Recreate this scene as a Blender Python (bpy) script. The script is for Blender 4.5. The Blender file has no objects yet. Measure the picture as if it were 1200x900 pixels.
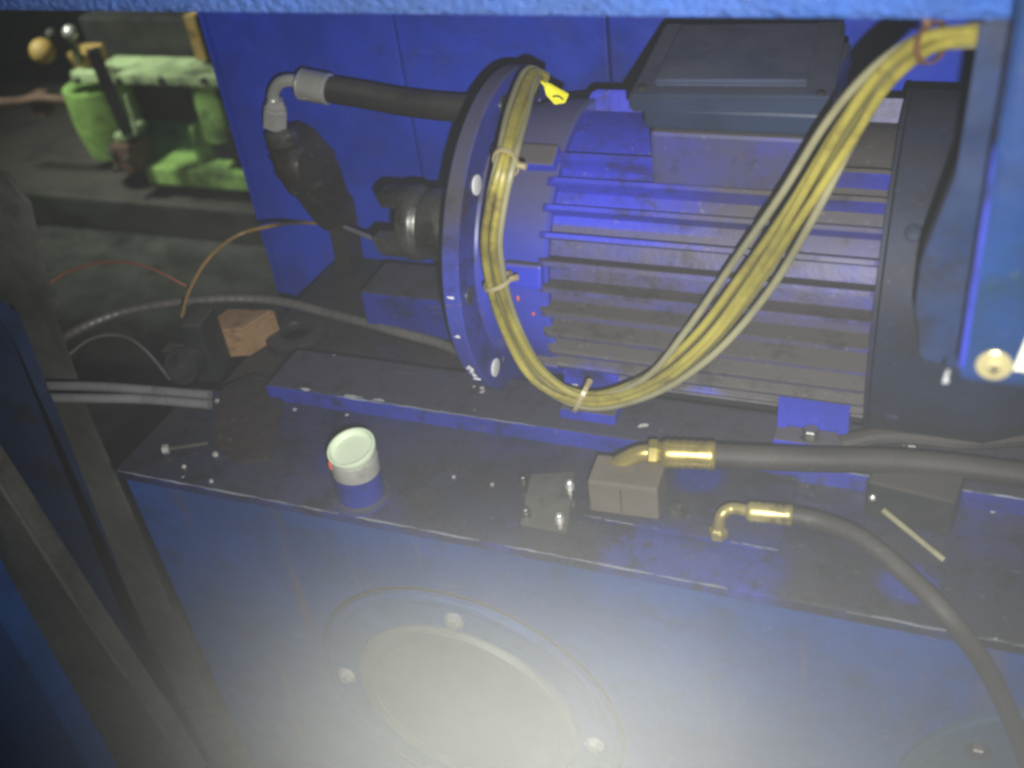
import bpy, bmesh, math, random
from mathutils import Vector, Matrix
random.seed(4)
sc = bpy.context.scene
col = sc.collection
V = Vector

# ------------------------------------------------------------------ camera
FPX = 1281.0                                   # focal length in pixels of the 1200 px wide photograph
CAM = V((0.0, 0.0, 0.73))
def _cv(u, v): return V((u - 600.0, 450.0 - v, -FPX))
_dz = -_cv(850, 2150).normalized()             # vanishing point of the uprights
_x = -_cv(-2800, -15)                          # vanishing point of the motor axis
_x = (_x - _dz * _x.dot(_dz)).normalized()
_y = _dz.cross(_x)
ROT = Matrix((_x, _y, _dz))                    # camera axes -> world
cd = bpy.data.cameras.new('camera'); cam = bpy.data.objects.new('camera', cd); col.objects.link(cam)
cam.matrix_world = Matrix.Translation(CAM) @ ROT.to_4x4()
cd.sensor_fit = 'HORIZONTAL'; cd.sensor_width = 36.0; cd.lens = 36.0 * FPX / 1200.0
cd.clip_start = 0.01; cd.clip_end = 60.0
cd.dof.use_dof = True; cd.dof.focus_distance = 1.12; cd.dof.aperture_fstop = 4.0
sc.camera = cam

# ------------------------------------------------------------------ world and lamps
w = bpy.data.worlds.new('World'); sc.world = w; w.use_nodes = True
bg = w.node_tree.nodes['Background']
bg.inputs['Color'].default_value = (0.30, 0.36, 0.42, 1); bg.inputs['Strength'].default_value = 0.06
def aim(o, target):
    o.rotation_euler = (V(target) - o.location).to_track_quat('-Z', 'Y').to_euler()
# the phone's flash, a little below and to the right of the lens (shadows fall up and to the left)
ld = bpy.data.lights.new('phone_flash', 'SPOT'); flash = bpy.data.objects.new('phone_flash', ld); col.objects.link(flash)
flash.location = CAM + ROT @ V((0.022, -0.045, -0.03))
ld.energy = 62.0; ld.color = (1.0, 0.98, 0.94); ld.shadow_soft_size = 0.006
ld.spot_size = math.radians(86); ld.spot_blend = 1.0
aim(flash, flash.location + ROT @ V((0.03, 0.13, -1.0)))
# a lamp of the hall, above the green machine behind the opening
ld2 = bpy.data.lights.new('hall_lamp', 'AREA'); hall = bpy.data.objects.new('hall_lamp', ld2); col.objects.link(hall)
ld2.spread = math.radians(50); ld2.shape = 'DISK'; ld2.size = 0.35; ld2.energy = 6.5; ld2.color = (0.92, 1.0, 0.85)
hall.location = (-2.75, 1.35, 1.55); aim(hall, (-2.35, 2.3, 0.1))

sc.view_settings.view_transform = 'Standard'
sc.view_settings.look = 'None'; sc.view_settings.gamma = 1.0; sc.view_settings.use_curve_mapping = False
sc.view_settings.exposure = 0.0
sc.render.engine = 'CYCLES'
sc.cycles.use_denoising = True
sc.cycles.max_bounces = 4; sc.cycles.volume_bounces = 0
sc.cycles.volume_step_rate = 6.0; sc.cycles.volume_max_steps = 64
sc.cycles.filter_width = 2.8
sc.cycles.caustics_reflective = False; sc.cycles.caustics_refractive = False

# ------------------------------------------------------------------ pixel -> place helpers
def at(u, v, ax, val):                          # the point where the pixel's ray meets the plane x/y/z = val
    d = ROT @ _cv(u, v); t = (val - CAM[ax]) / d[ax]
    return CAM + d * t
def aty(u, v, y): return at(u, v, 1, y)
def atz(u, v, z): return at(u, v, 2, z)
def pathy(l): return [aty(*p) for p in l]
def pathz(l): return [atz(*p) for p in l]

# ------------------------------------------------------------------ materials
def mat(name, base, rough=0.5, metal=0.0, vary=0.0, dust=0.0, dustcol=(0.075, 0.066, 0.058), bump=0.0, bscale=60.0,
        grime=0.0, grimecol=(0.012, 0.011, 0.010), chip=0.0, chipcol=(0.5, 0.5, 0.48), gscale=9.0, spec=0.5, coat=0.0,
        dustall=0.0, streak=0.0, clean=(), speck=0.0, litband=None, wet=0.0):
    m = bpy.data.materials.new(name); m.use_nodes = True
    nt = m.node_tree; N = nt.nodes; L = nt.links; b = N['Principled BSDF']
    b.inputs['Roughness'].default_value = rough; b.inputs['Metallic'].default_value = metal
    b.inputs['Specular IOR Level'].default_value = spec
    b.inputs['Coat Weight'].default_value = coat; b.inputs['Coat Roughness'].default_value = 0.12
    geo = N.new('ShaderNodeNewGeometry')
    def noise(scale, detail=5.0, rg=0.6, off=0.0, stretch=None):
        n = N.new('ShaderNodeTexNoise'); n.inputs['Scale'].default_value = scale
        n.inputs['Detail'].default_value = detail; n.inputs['Roughness'].default_value = rg
        mp = N.new('ShaderNodeMapping'); mp.inputs['Location'].default_value = (off, off * 1.7, off * 0.6)
        if stretch: mp.inputs['Scale'].default_value = stretch
        L.new(geo.outputs['Position'], mp.inputs['Vector']); L.new(mp.outputs['Vector'], n.inputs['Vector'])
        return n.outputs['Fac']
    def ramp(x, a, c, lo=0.0, hi=1.0):
        r = N.new('ShaderNodeMapRange'); r.interpolation_type = 'SMOOTHSTEP'
        r.inputs['From Min'].default_value = a; r.inputs['From Max'].default_value = c
        r.inputs['To Min'].default_value = lo; r.inputs['To Max'].default_value = hi
        L.new(x, r.inputs['Value']); return r.outputs['Result']
    def mul(a, c):
        x = N.new('ShaderNodeMath'); x.operation = 'MULTIPLY'
        for i, s in enumerate((a, c)):
            if isinstance(s, float): x.inputs[i].default_value = s
            else: L.new(s, x.inputs[i])
        return x.outputs[0]
    def mix(fac, a, c):
        x = N.new('ShaderNodeMix'); x.data_type = 'RGBA'
        L.new(fac, x.inputs[0])
        for i, s in ((6, a), (7, c)):
            if isinstance(s, tuple): x.inputs[i].default_value = (*s, 1) if len(s) == 3 else s
            else: L.new(s, x.inputs[i])
        return x.outputs[2]
    c = tuple(base); r = None
    keep = None                                   # 0 inside clean patches and the painted lit band, 1 elsewhere
    for (px, py, pz, pr) in clean:
        ds = N.new('ShaderNodeVectorMath'); ds.operation = 'DISTANCE'; ds.inputs[1].default_value = (px, py, pz)
        L.new(geo.outputs['Position'], ds.inputs[0])
        ad = N.new('ShaderNodeMath'); ad.operation = 'MULTIPLY_ADD'; L.new(noise(16.0, 4, .6, 3.3), ad.inputs[0])
        ad.inputs[1].default_value = pr * .9; L.new(ds.outputs['Value'], ad.inputs[2])
        k = ramp(ad.outputs[0], pr * .95, pr * 1.6, .04, 1.0)
        keep = k if keep is None else mul(keep, k)
    if litband:                                     # direct light on the upper fins painted as a low-dust band ending at a fin
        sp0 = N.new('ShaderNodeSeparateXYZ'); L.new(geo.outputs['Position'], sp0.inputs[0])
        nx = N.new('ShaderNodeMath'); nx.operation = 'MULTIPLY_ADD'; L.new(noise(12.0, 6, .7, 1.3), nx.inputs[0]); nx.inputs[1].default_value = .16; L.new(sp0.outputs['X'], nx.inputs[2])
        bx_ = ramp(nx.outputs[0], litband[0] + .02, litband[0] + .13, 1.0, 0.0)
        bz = mul(ramp(sp0.outputs['Z'], litband[1] - .002, litband[1] + .002), ramp(sp0.outputs['Z'], litband[2], litband[2] + .012, 1.0, 0.0))
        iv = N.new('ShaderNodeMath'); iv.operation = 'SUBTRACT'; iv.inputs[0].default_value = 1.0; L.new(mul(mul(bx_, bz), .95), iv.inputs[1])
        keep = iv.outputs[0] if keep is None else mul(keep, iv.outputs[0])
    def kept(x): return x if keep is None else mul(x, keep)
    off = (sum(ord(ch) for ch in name) % 37) * 0.31
    if vary:
        c = mix(ramp(noise(7.0, 6, .65, off), .3, .7), tuple(v * (1 - vary) for v in base), tuple(min(1, v * (1 + vary)) for v in base))
    rr = rough
    if grime:
        g = mul(ramp(noise(gscale, 7, .7, off + 2), .62 - grime * .35, .78 - grime * .2), min(1.0, .55 + grime))
        c = mix(kept(g), c, grimecol)
    if streak:
        s = mul(ramp(noise(1.0, 4, .6, off + 9, (26, 26, 2.2)), .56, .78), streak)
        c = mix(s, c, (0.16, 0.085, 0.035))
    if dust:
        sep = N.new('ShaderNodeSeparateXYZ'); L.new(geo.outputs['Normal'], sep.inputs[0])
        up = ramp(sep.outputs['Z'], .25, .8)
        d = mul(mul(up, ramp(noise(6.0, 6, .65, off + 4), .5 - dust * .45, .72 - dust * .3)), min(1.0, .35 + dust * .65)); d = kept(d)
        c = mix(d, c, dustcol)
        rn = N.new('ShaderNodeMapRange'); rn.inputs['To Min'].default_value = rough; rn.inputs['To Max'].default_value = max(rough, .75)
        L.new(d, rn.inputs['Value']); r = rn.outputs['Result']
    if dustall:
        c = mix(kept(mul(ramp(noise(5.0, 7, .7, off + 6), .2, .6), dustall)), c, dustcol)
    if speck:                                     # grit, drips and rub marks of many sizes
        sp_ = mul(ramp(noise(170.0, 2, .5, off + 7), .66, .74), speck)
        c = mix(sp_, c, tuple(min(1, v * 2.6 + .02) for v in dustcol))
        dk = mul(ramp(noise(28.0, 8, .75, off + 8), .50, .64), min(1.0, speck * 1.6))
        c = mix(dk, c, tuple(v * .35 for v in dustcol))
        sc1 = mul(ramp(noise(1.0, 3, .5, off + 11, (9, 130, 60)), .69, .73), speck * .8)
        c = mix(sc1, c, tuple(min(1, v * 2.2 + .02) for v in dustcol))
    if chip:
        ch = ramp(noise(38.0, 3, .5, off + 5), .735 - chip * .05, .75 - chip * .05)
        c = mix(ch, c, chipcol)
    if isinstance(c, tuple): b.inputs['Base Color'].default_value = (*c, 1)
    else: L.new(c, b.inputs['Base Color'])
    if r is None and rough > .08:
        r = ramp(noise(22.0, 4, .6, off + 1), .25, .75, rough * .75, min(1, rough * 1.3))
    if wet:
        r = mul(r, ramp(noise(5.5, 5, .6, off + 13), .50, .60, 1.0, 1.0 - wet))
    if r is not None: L.new(r, b.inputs['Roughness'])
    if bump:
        bp = N.new('ShaderNodeBump'); bp.inputs['Strength'].default_value = bump; bp.inputs['Distance'].default_value = 0.004 if bump < .9 else .012
        L.new(noise(bscale, 4, .6, off + 3), bp.inputs['Height']); L.new(bp.outputs['Normal'], b.inputs['Normal'])
    return m

BLUE = (0.025, 0.04, 0.46)
M = dict(
    wall=mat('blue_wall_paint', (0.013, 0.042, 0.42), .42, vary=.25, grime=.3, grimecol=(.012, .02, .14), bump=.12, bscale=30, gscale=4, speck=.10),
    beam=mat('blue_beam_paint', (0.035, 0.13, 0.50), .17, vary=.25, bump=1.0, bscale=170, dustall=.22, dustcol=(.2, .24, .36), coat=1.0),
    motor=mat('blue_motor_paint', BLUE, .36, vary=.2, grime=.3, dust=.95, gscale=7, chip=.1, bump=.06, bscale=90),
    fin=mat('blue_fin_paint', (0.03, 0.042, 0.50), .42, vary=.25, grime=.2, gscale=6, dust=1.0, dustall=.9, dustcol=(.072, .065, .064), bump=.2, bscale=80, speck=.4, clean=((-.30, .80, .05, .05), (-.2, .82, .05, .03)), litband=(-.20, .2295, .300)),
    pedestal=mat('dusty_pedestal', (.04, .045, .30), .5, vary=.2, dust=1.0, dustall=.92, dustcol=(.052, .049, .056), speck=.3),
    shield=mat('end_shield_paint', (.028, .045, .44), .36, vary=.25, grime=.15, dust=.6, dustall=.15, dustcol=(.08, .075, .09), gscale=12),
    panel=mat('dusty_lid_panel', (.03, .042, .085), .42, vary=.3, dust=.6, dustcol=(.075, .085, .125), bump=.08, speck=.2),
    flange=mat('blue_flange_paint', (.026, .045, .38), .34, vary=.25, grime=.35, grimecol=(.035, .03, .035), gscale=8, chip=.6, dust=.7, dustcol=(.06, .055, .06), dustall=.3, speck=.35),
    tank=mat('blue_tank_paint', (0.012, 0.052, 0.22), .40, vary=.25, grime=.1, grimecol=(.012, .02, .06), streak=.6, bump=.12, bscale=40, speck=.2),
    lid=mat('dirty_tank_lid', (0.020, 0.034, 0.22), .36, vary=.3, grime=.75, grimecol=(.014, .014, .020), gscale=5, dust=.7, dustcol=(.026, .025, .034), bump=.3, bscale=55, chip=.2, speck=.5, wet=.75, clean=((-.21, .665, 0, .05), (-.13, .662, 0, .05), (-.19, .77, .0, .03), (.01, .69, 0, .03))),
    rail=mat('blue_rail_paint', (0.018, 0.03, 0.27), .36, vary=.25, grime=.25, gscale=8, dust=.9, dustcol=(.036, .034, .044), chip=.6, speck=.45, bump=.15),
    deck=mat('oily_deck', (.018, .019, .030), .38, vary=.4, grime=.5, gscale=6, dust=.4, dustcol=(.04, .036, .036), bump=.3, bscale=50, speck=.5, wet=.7),
    box=mat('terminal_box_paint', (.016, .028, .060), .36, vary=.3, dust=.55, dustcol=(.07, .075, .10), bump=.04),
    cowl=mat('fan_cowl_paint', (.016, .025, .060), .6, vary=.4, grime=.4, dust=.4, dustcol=(.035, .035, .035), speck=.25, bump=.15, spec=.3),
    cabinet=mat('cabinet_paint', (.008, .034, .13), .34, vary=.3, speck=.12, grime=.45, grimecol=(.010, .030, .055), bump=.04, bscale=40),
    bluepost=mat('post_paint', (.02, .09, .32), .40, vary=.25, grime=.2, grimecol=(.02, .05, .06)),
    olive=mat('dusty_olive_steel', (.09, .095, .08), .7, vary=.4, grime=.45, gscale=6, grimecol=(.03, .03, .028), bump=.1),
    darkblue=mat('dark_blue_panel', (.012, .028, .085), .45, vary=.3, grime=.4),
    steel=mat('bright_steel', (.64, .64, .60), .26, .6, vary=.2, grime=.15),
    zinc=mat('zinc_yellow', (.62, .55, .28), .32, .5, vary=.2, grime=.15),
    brass=mat('brass', (.66, .54, .17), .30, .75, vary=.25, grime=.2, grimecol=(.12, .08, .03)),
    darksteel=mat('dark_steel', (.15, .15, .14), .36, .75, vary=.3, grime=.45, gscale=16),
    rubber=mat('black_rubber', (.020, .019, .020), .45, vary=.3, dust=.5, dustcol=(.06, .055, .055), bump=.1, bscale=120),
    hosegrey=mat('dusty_hose', (.030, .026, .025), .6, vary=.4, dust=.6, dustcol=(.055, .048, .042), speck=.3, bump=.1, bscale=120),
    tube=mat('grey_tube', (.27, .27, .275), .22, .4, vary=.3, grime=.3),
    conduit=mat('grey_conduit', (.10, .095, .09), .5, vary=.3, grime=.2),
    blackplastic=mat('black_plastic', (.016, .017, .020), .4, vary=.3, dust=.4),
    oil=mat('oil_brown_casting', (.026, .020, .020), .45, vary=.5, grime=.3, bump=.7, bscale=45, speck=.3),
    wood=mat('tan_block', (.25, .15, .07), .7, speck=.4, vary=.35, grime=.25, grimecol=(.1, .05, .02), bump=.2, bscale=80),
    card=mat('brown_block', (.13, .11, .085), .7, vary=.25, grime=.2, grimecol=(.05, .04, .03), bump=.15),
    cable_y=mat('yellow_cable', (.30, .265, .055), .45, vary=.4, grime=.5, grimecol=(.11, .085, .03), gscale=14),
    cable_o=mat('olive_cable', (.17, .155, .05), .5, vary=.3, grime=.3, grimecol=(.09, .07, .04), gscale=14),
    cable_g=mat('cream_cable', (.25, .24, .14), .5, vary=.3, grime=.25, grimecol=(.13, .10, .06), gscale=14),
    tie=mat('cable_tie_nylon', (.34, .29, .16), .4, vary=.2),
    tiebrown=mat('brown_tie', (.13, .07, .03), .5, vary=.2),
    tag=mat('yellow_tag_plastic', (.75, .72, .03), .4, vary=.1),
    tagblack=mat('tag_print', (.03, .03, .02), .5),
    cap=mat('pale_green_cap', (.64, .73, .55), .45, vary=.08, bump=.05, grime=.03),
    cover=mat('pale_cover_plate', (.12, .135, .125), .45, vary=.15, grime=.1, grimecol=(.13, .13, .11)),
    cover2=mat('green_grey_cover', (.025, .065, .12), .5, vary=.25, grime=.2),
    red=mat('red_drip', (.55, .09, .03), .5),
    copper=mat('copper_wire', (.50, .20, .13), .35, .6, vary=.2),
    brownwire=mat('brown_wire', (.20, .13, .035), .45, vary=.2),
    label=mat('paper_label', (.74, .74, .56), .6, vary=.06),
    labelred=mat('label_rule', (.45, .12, .05), .6),
    green=mat('lime_green_paint', (.25, .42, .11), .5, vary=.3, speck=.25, grime=.45, grimecol=(.03, .05, .02), gscale=6),
    greenpale=mat('pale_green_edge', (.36, .46, .24), .55, vary=.3, speck=.25, grime=.4, grimecol=(.07, .09, .05)),
    greendark=mat('deep_green_paint', (.035, .12, .04), .5, vary=.4, grime=.4),
    ochre=mat('ochre_paint', (.36, .24, .07), .55, vary=.3, grime=.25),
    brownrust=mat('rusty_brown', (.13, .075, .05), .7, vary=.4, grime=.4, bump=.4),
    blackiron=mat('black_iron', (.02, .021, .02), .45, vary=.3),
    bed=mat('dark_machine_bed', (.035, .036, .032), .5, vary=.3, grime=.4, dust=.5),
    floor=mat('dark_concrete_floor', (.055, .057, .05), .65, vary=.4, grime=.5, bump=.2, bscale=20),
    hallwall=mat('dark_hall_wall', (.03, .028, .03), .8, vary=.4),
    chipgrey=mat('grey_chip', (.42, .43, .45), .5, vary=.3),
    platesteel=mat('dull_plate_steel', (.12, .115, .10), .4, .3, vary=.3, grime=.3, gscale=20),
    worn=mat('worn_bare_edge', (.28, .31, .36), .4, .2, vary=.35, grime=.3, gscale=25),
    edgeblue=mat('edge_blue', (.02, .035, .30), .4, vary=.3, grime=.4, grimecol=(.01, .02, .08), gscale=20),
    brassold=mat('aged_brass', (.42, .36, .14), .38, .6, vary=.35, grime=.4, grimecol=(.08, .06, .03), gscale=30),
    coverring=mat('painted_cover_ring', (.025, .062, .19), .42, vary=.25, grime=.2, grimecol=(.02, .03, .06), speck=.2),
    white=mat('white_chip', (.75, .76, .74), .5),
    orange=mat('orange_mark', (.55, .12, .05), .5),
)

# ------------------------------------------------------------------ mesh helpers
def link(o, parent=None):
    col.objects.link(o)
    if parent is not None: o.parent = parent
    return o
def obj(name, bm, m, parent=None, smooth=False, angle=35):
    me = bpy.data.meshes.new(name)
    bmesh.ops.recalc_face_normals(bm, faces=bm.faces)
    if smooth:
        for f in bm.faces: f.smooth = True
        for e in bm.edges:
            if len(e.link_faces) == 2 and e.calc_face_angle(0) > math.radians(angle): e.smooth = False
    bm.to_mesh(me); bm.free()
    me.materials.append(M[m] if isinstance(m, str) else m)
    return link(bpy.data.objects.new(name, me), parent)
def tag(o, label, cat, group=None, kind=None):
    o['label'] = label; o['category'] = cat
    if group: o['group'] = group
    if kind: o['kind'] = kind
    return o
def thing(name, label, cat, group=None):
    o = bpy.data.objects.new(name, None); o.empty_display_size = .02; col.objects.link(o)
    return tag(o, label, cat, group)
def part_label(o, t): o['label'] = t; return o
def bm_box(x0, x1, y0, y1, z0, z1, bev=0.0, bm=None, seg=2):
    b = bmesh.new()
    bmesh.ops.create_cube(b, size=1.0)
    for v in b.verts:
        v.co = V((x0 + (v.co.x + .5) * (x1 - x0), y0 + (v.co.y + .5) * (y1 - y0), z0 + (v.co.z + .5) * (z1 - z0)))
    if bev: bmesh.ops.bevel(b, geom=list(b.edges), offset=bev, segments=seg, affect='EDGES', profile=.6)
    if bm is None: return b
    return merge(bm, b)
def merge(bm, b):
    me = bpy.data.meshes.new('tmp'); b.to_mesh(me); b.free(); bm.from_mesh(me); bpy.data.meshes.remove(me); return bm
def frame_of(d):
    d = d.normalized(); a = V((0, 0, 1)) if abs(d.z) < .9 else V((0, 1, 0))
    x = a.cross(d).normalized(); return x, d.cross(x).normalized()
def bm_lathe(p0, axis, prof, n=28, bm=None, ang0=0.0):
    """prof: list of (distance along axis, radius) revolved about the line p0 + t*axis"""
    bm = bm or bmesh.new(); p0 = V(p0); d = V(axis).normalized(); a, c = frame_of(d)
    rings = []
    for t, r in prof:
        if r <= 1e-6: rings.append([bm.verts.new(p0 + d * t)])
        else: rings.append([bm.verts.new(p0 + d * t + (a * math.cos(ang0 + 2 * math.pi * k / n) + c * math.sin(ang0 + 2 * math.pi * k / n)) * r) for k in range(n)])
    for A, B in zip(rings, rings[1:]):
        for k in range(n):
            k2 = (k + 1) % n
            if len(A) == 1 and len(B) == 1: continue
            if len(A) == 1: bm.faces.new((A[0], B[k], B[k2]))
            elif len(B) == 1: bm.faces.new((A[k], A[k2], B[0]))
            else: bm.faces.new((A[k], A[k2], B[k2], B[k]))
    for r_ in (rings[0], rings[-1]):
        if len(r_) > 2: bm.faces.new(r_)
    return bm
def smooth_path(pts, sub=8):
    P = [V(p) for p in pts]
    if len(P) < 3: return P
    P = [P[0] * 2 - P[1]] + P + [P[-1] * 2 - P[-2]]; out = []
    for i in range(1, len(P) - 2):
        a, b, c, d = P[i - 1:i + 3]
        for k in range(sub):
            t = k / sub
            out.append(.5 * ((2 * b) + (c - a) * t + (2 * a - 5 * b + 4 * c - d) * t * t + (3 * b - a - 3 * c + d) * t ** 3))
    out.append(P[-2]); return out
def bm_tube(pts, r, n=10, sub=8, bm=None, ripple=0.0, flat=1.0):
    bm = bm or bmesh.new(); P = smooth_path(pts, sub); rings = []
    d0 = (P[1] - P[0]).normalized(); a, _ = frame_of(d0)
    for i, p in enumerate(P):
        d = (P[min(i + 1, len(P) - 1)] - P[max(i - 1, 0)]).normalized()
        a = (a - d * a.dot(d)).normalized(); c = d.cross(a)
        rr = r(i / (len(P) - 1)) if callable(r) else r
        if ripple: rr *= 1 + ripple * (1 if i % 2 else -1)
        rings.append([bm.verts.new(p + (a * math.cos(2 * math.pi * k / n) + c * flat * math.sin(2 * math.pi * k / n)) * rr) for k in range(n)])
    for A, B in zip(rings, rings[1:]):
        for k in range(n): bm.faces.new((A[k], A[(k + 1) % n], B[(k + 1) % n], B[k]))
    bm.faces.new(rings[0]); bm.faces.new(rings[-1]); return bm
def bm_prism(outline, off, bev=0.0, bm=None):
    """outline: list of points of a planar polygon, extruded by the vector off"""
    b = bmesh.new(); off = V(off)
    A = [b.verts.new(V(p)) for p in outline]; B = [b.verts.new(V(p) + off) for p in outline]
    b.faces.new(A); b.faces.new(B[::-1]); n = len(A)
    for k in range(n): b.faces.new((A[k], B[k], B[(k + 1) % n], A[(k + 1) % n]))
    bmesh.ops.recalc_face_normals(b, faces=b.faces)
    if bev: bmesh.ops.bevel(b, geom=list(b.edges), offset=bev, segments=2, affect='EDGES')
    return b if bm is None else merge(bm, b)
def hexhead(p, axis, r, h, name, m, parent, washer=0.0):
    bm = bm_lathe(p, axis, [(0, r), (h * .8, r), (h, r * .82)], 6)
    o = obj(name, bm, m, parent)
    if washer: obj('washer', bm_lathe(p, axis, [(-.001, washer), (.0016, washer)], 20), m, o, True)
    return o
def tilt(bm, axis_p, ang, ax='Z'):
    bmesh.ops.rotate(bm, verts=bm.verts, cent=V(axis_p), matrix=Matrix.Rotation(ang, 3, ax)); return bm
def struct(name, bm, m): o = obj(name, bm, m); o['kind'] = 'structure'; return o

# ================================================================== the setting
FLOOR = -0.72
struct('floor', bm_box(-6, 4, -2, 5.3, FLOOR - .05, FLOOR), 'floor')
struct('hall_wall', bm_box(-6, 4, 5.0, 5.2, FLOOR, 2.4), 'hallwall')

# ------------------------------------------------------------------ blue partition behind the motor
WY = 1.17
part = thing('steel_partition', 'tall blue painted sheet steel partition standing behind the motor', 'partition')
xs = [-.931, aty(475, 100, WY).x, aty(716, 100, WY).x, .12, .55]
for a, b in zip(xs, xs[1:]):
    obj('panel', bm_box(a + .0015, b - .0015, WY, WY + .02, -.42, .72, .0025), 'wall', part)
obj('backing_strip', bm_box(xs[0] + .004, xs[-1], WY + .0215, WY + .035, -.40, .70), 'darkblue', part)
obj('edge_fold', bm_box(-.937, -.9325, WY - .004, WY + .03, -.42, .72, .001), 'wall', part)

# ------------------------------------------------------------------ top frame beam
beam = tag(obj('frame_beam', bm_box(-1.75, .30, .647, .70, .497, .565, .006), 'beam'),
           'bright blue horizontal frame beam with lumpy glossy paint above the motor', 'beam')

# ------------------------------------------------------------------ oil tank
TX0, TX1, TY = -.80, .42, .647
tank = thing('oil_tank', 'long blue steel oil tank with a dirty top and round front cover', 'tank')
obj('front_wall', bm_box(TX0 + .004, TX1, TY + .004, TY + .012, FLOOR, -.0125), 'tank', tank)
obj('side_wall', bm_box(TX0 + .004, TX0 + .012, TY + .0125, 1.12, FLOOR, -.034), 'tank', tank)
obj('lid', bm_box(TX0, TX1, TY - .002, .798, -.012, 0, .0022), 'lid', tank)
obj('rear_deck', bm_box(TX0, TX1, .7985, 1.15, -.042, -.030, .002), 'deck', tank)
def worn_edge(name, a, b, parent, m='worn', r=.0011, n=60, keep=.8, seed=1):
    rnd = random.Random(seed); a, b = V(a), V(b); bm = bmesh.new(); i = 0
    while i < n:
        j = min(n, i + rnd.randint(3, 12))
        if rnd.random() < keep:
            pts = [a.lerp(b, k / n) + V((0, rnd.uniform(-.0004, .0004), rnd.uniform(-.0004, .0004))) for k in range(i, j + 1)]
            rr = r * rnd.uniform(.55, 1.15); bm_tube(pts, lambda t: rr * (.25 + .75 * math.sin(math.pi * min(.97, max(.03, t)))), 5, 2, bm)
        i = j
    o = obj(name, bm, m, parent); o['kind'] = 'stuff'; return o
worn_edge('worn_edge', (TX0 + .003, TY - .0015, -.0007), (.20, TY - .0015, -.0007), tank, seed=3, n=110, keep=.9)
# round inspection cover
cvr = part_label(obj('inspection_cover', bm_lathe((-.426, TY + .0035, -.273), (0, -1, 0), [(0, .178), (.007, .178), (.009, .175), (.009, .168), (.0075, .165), (.0075, .133), (.004, .131), (.004, 0)], 72), 'coverring', tank, True, 20), 'round cover plate with pale middle bolted to the tank front')
obj('cover_disc', bm_lathe((-.426, TY - .001, -.273), (0, -1, 0), [(0, .1305), (.004, .1305), (.0085, .126), (.0085, .112), (.0070, .110), (.0070, 0)], 72), 'cover', cvr, True, 20)
obj('gasket', bm_lathe((-.426, TY + .0045, -.273), (0, -1, 0), [(0, .1815), (.0022, .1815), (.0022, .176)], 72), 'rubber', cvr, True, 20)
for a in (86, 178, -3, 268):
    hexhead((-.426 + .149 * math.cos(math.radians(a)), TY + .0035 - .0075, -.273 + .149 * math.sin(math.radians(a))), (0, -1, 0), .008, .007, 'bolt', 'steel', cvr, .011)
c2 = aty(1290, 985, TY)
cv2 = part_label(obj('inspection_cover', bm_lathe((c2.x, TY + .0035, c2.z), (0, -1, 0), [(0, .180), (.007, .180), (.009, .177), (.009, .166), (.0075, .163), (.0075, 0)], 72), 'cover2', tank, True, 20), 'greenish round cover plate at the tank end')
for a in (100, 140, 175):
    hexhead((c2.x + .149 * math.cos(math.radians(a)), TY - .004, c2.z + .149 * math.sin(math.radians(a))), (0, -1, 0), .008, .007, 'bolt', 'darksteel', cv2, .011)
# filler pipe
fp = V((-.511, .673, 0))
lean = V((.05, .02, 1)).normalized()
neck = part_label(obj('filler_pipe', bm_lathe(fp, lean, [(0, .028), (.004, .0275), (.006, .0240), (.036, .0240), (.036, .0233), (.037, .0233)], 40), 'rail', tank, True), 'short blue stub pipe with bright steel lip and pale green cap')
obj('pipe_lip', bm_lathe(fp + lean * .0365, lean, [(0, .0236), (.0165, .0236), (.018, .0230)], 40), 'steel', neck, True)
obj('cap', bm_lathe(fp + lean * .0615, (lean + V((-.12, -.22, 0))).normalized(), [(-.008, .0205), (-.006, .0222), (0, .0240), (.0040, .0246), (.0052, .0242), (.0054, .0222), (.0010, .0212), (-.0004, .0195), (-.0004, 0)], 48), 'cap', neck, True, 30)
wb = bmesh.new()
for k in range(46):
    a = 2 * math.pi * k / 46
    q = fp + V((math.cos(a) * .0275, math.sin(a) * .0275, .0015)); rr = random.uniform(.0022, .0042)
    bmesh.ops.create_icosphere(wb, subdivisions=1, radius=rr, matrix=Matrix.Translation(q) @ Matrix.Diagonal((1, 1, .7, 1)))
wo = obj('weld_bead', wb, 'rail', neck, True); wo['kind'] = 'stuff'
obj('red_drip', bm_tube([fp + lean * .0575 + V((-.0175, -.0165, 0)), fp + lean * .053 + V((-.0168, -.0172, 0)), fp + lean * .048 + V((-.0162, -.0176, 0))], lambda t: .0012 + .0008 * math.sin(t * 3.1), 8, 4), 'red', neck, True)
# raised plate below the valve block
rpl = obj('raised_plate', bm_box(-.283, -.100, .694, .794, .0005, .007, .0015), 'lid', tank)
worn_edge('worn_edge', (-.282, .6945, .0066), (-.101, .6945, .0066), rpl, r=.0008, n=30, seed=5)

# bolted square plate
sp = thing('cover_plate', 'small square steel plate with four shiny bolts beside the brown block', 'plate')
pl = [atz(622, 556, .004), atz(674, 553, .004), atz(664, 624, .004), atz(610, 614, .004)]
obj('plate', bm_prism([V((p.x, p.y, .0005)) for p in pl], (0, 0, .005), .0012), 'platesteel', sp)
for (u, v) in ((668, 572), (656, 611), (614, 566), (617, 604)):
    p = atz(u, v, .0055)
    b = obj('bolt', bm_lathe((p.x, p.y, .0052), (0, 0, 1), [(0, .0046), (.005, .0046), (.006, .0034), (.009, .0034), (.010, .0026)], 8), 'steel' if u > 640 else 'darksteel', sp, True)

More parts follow.
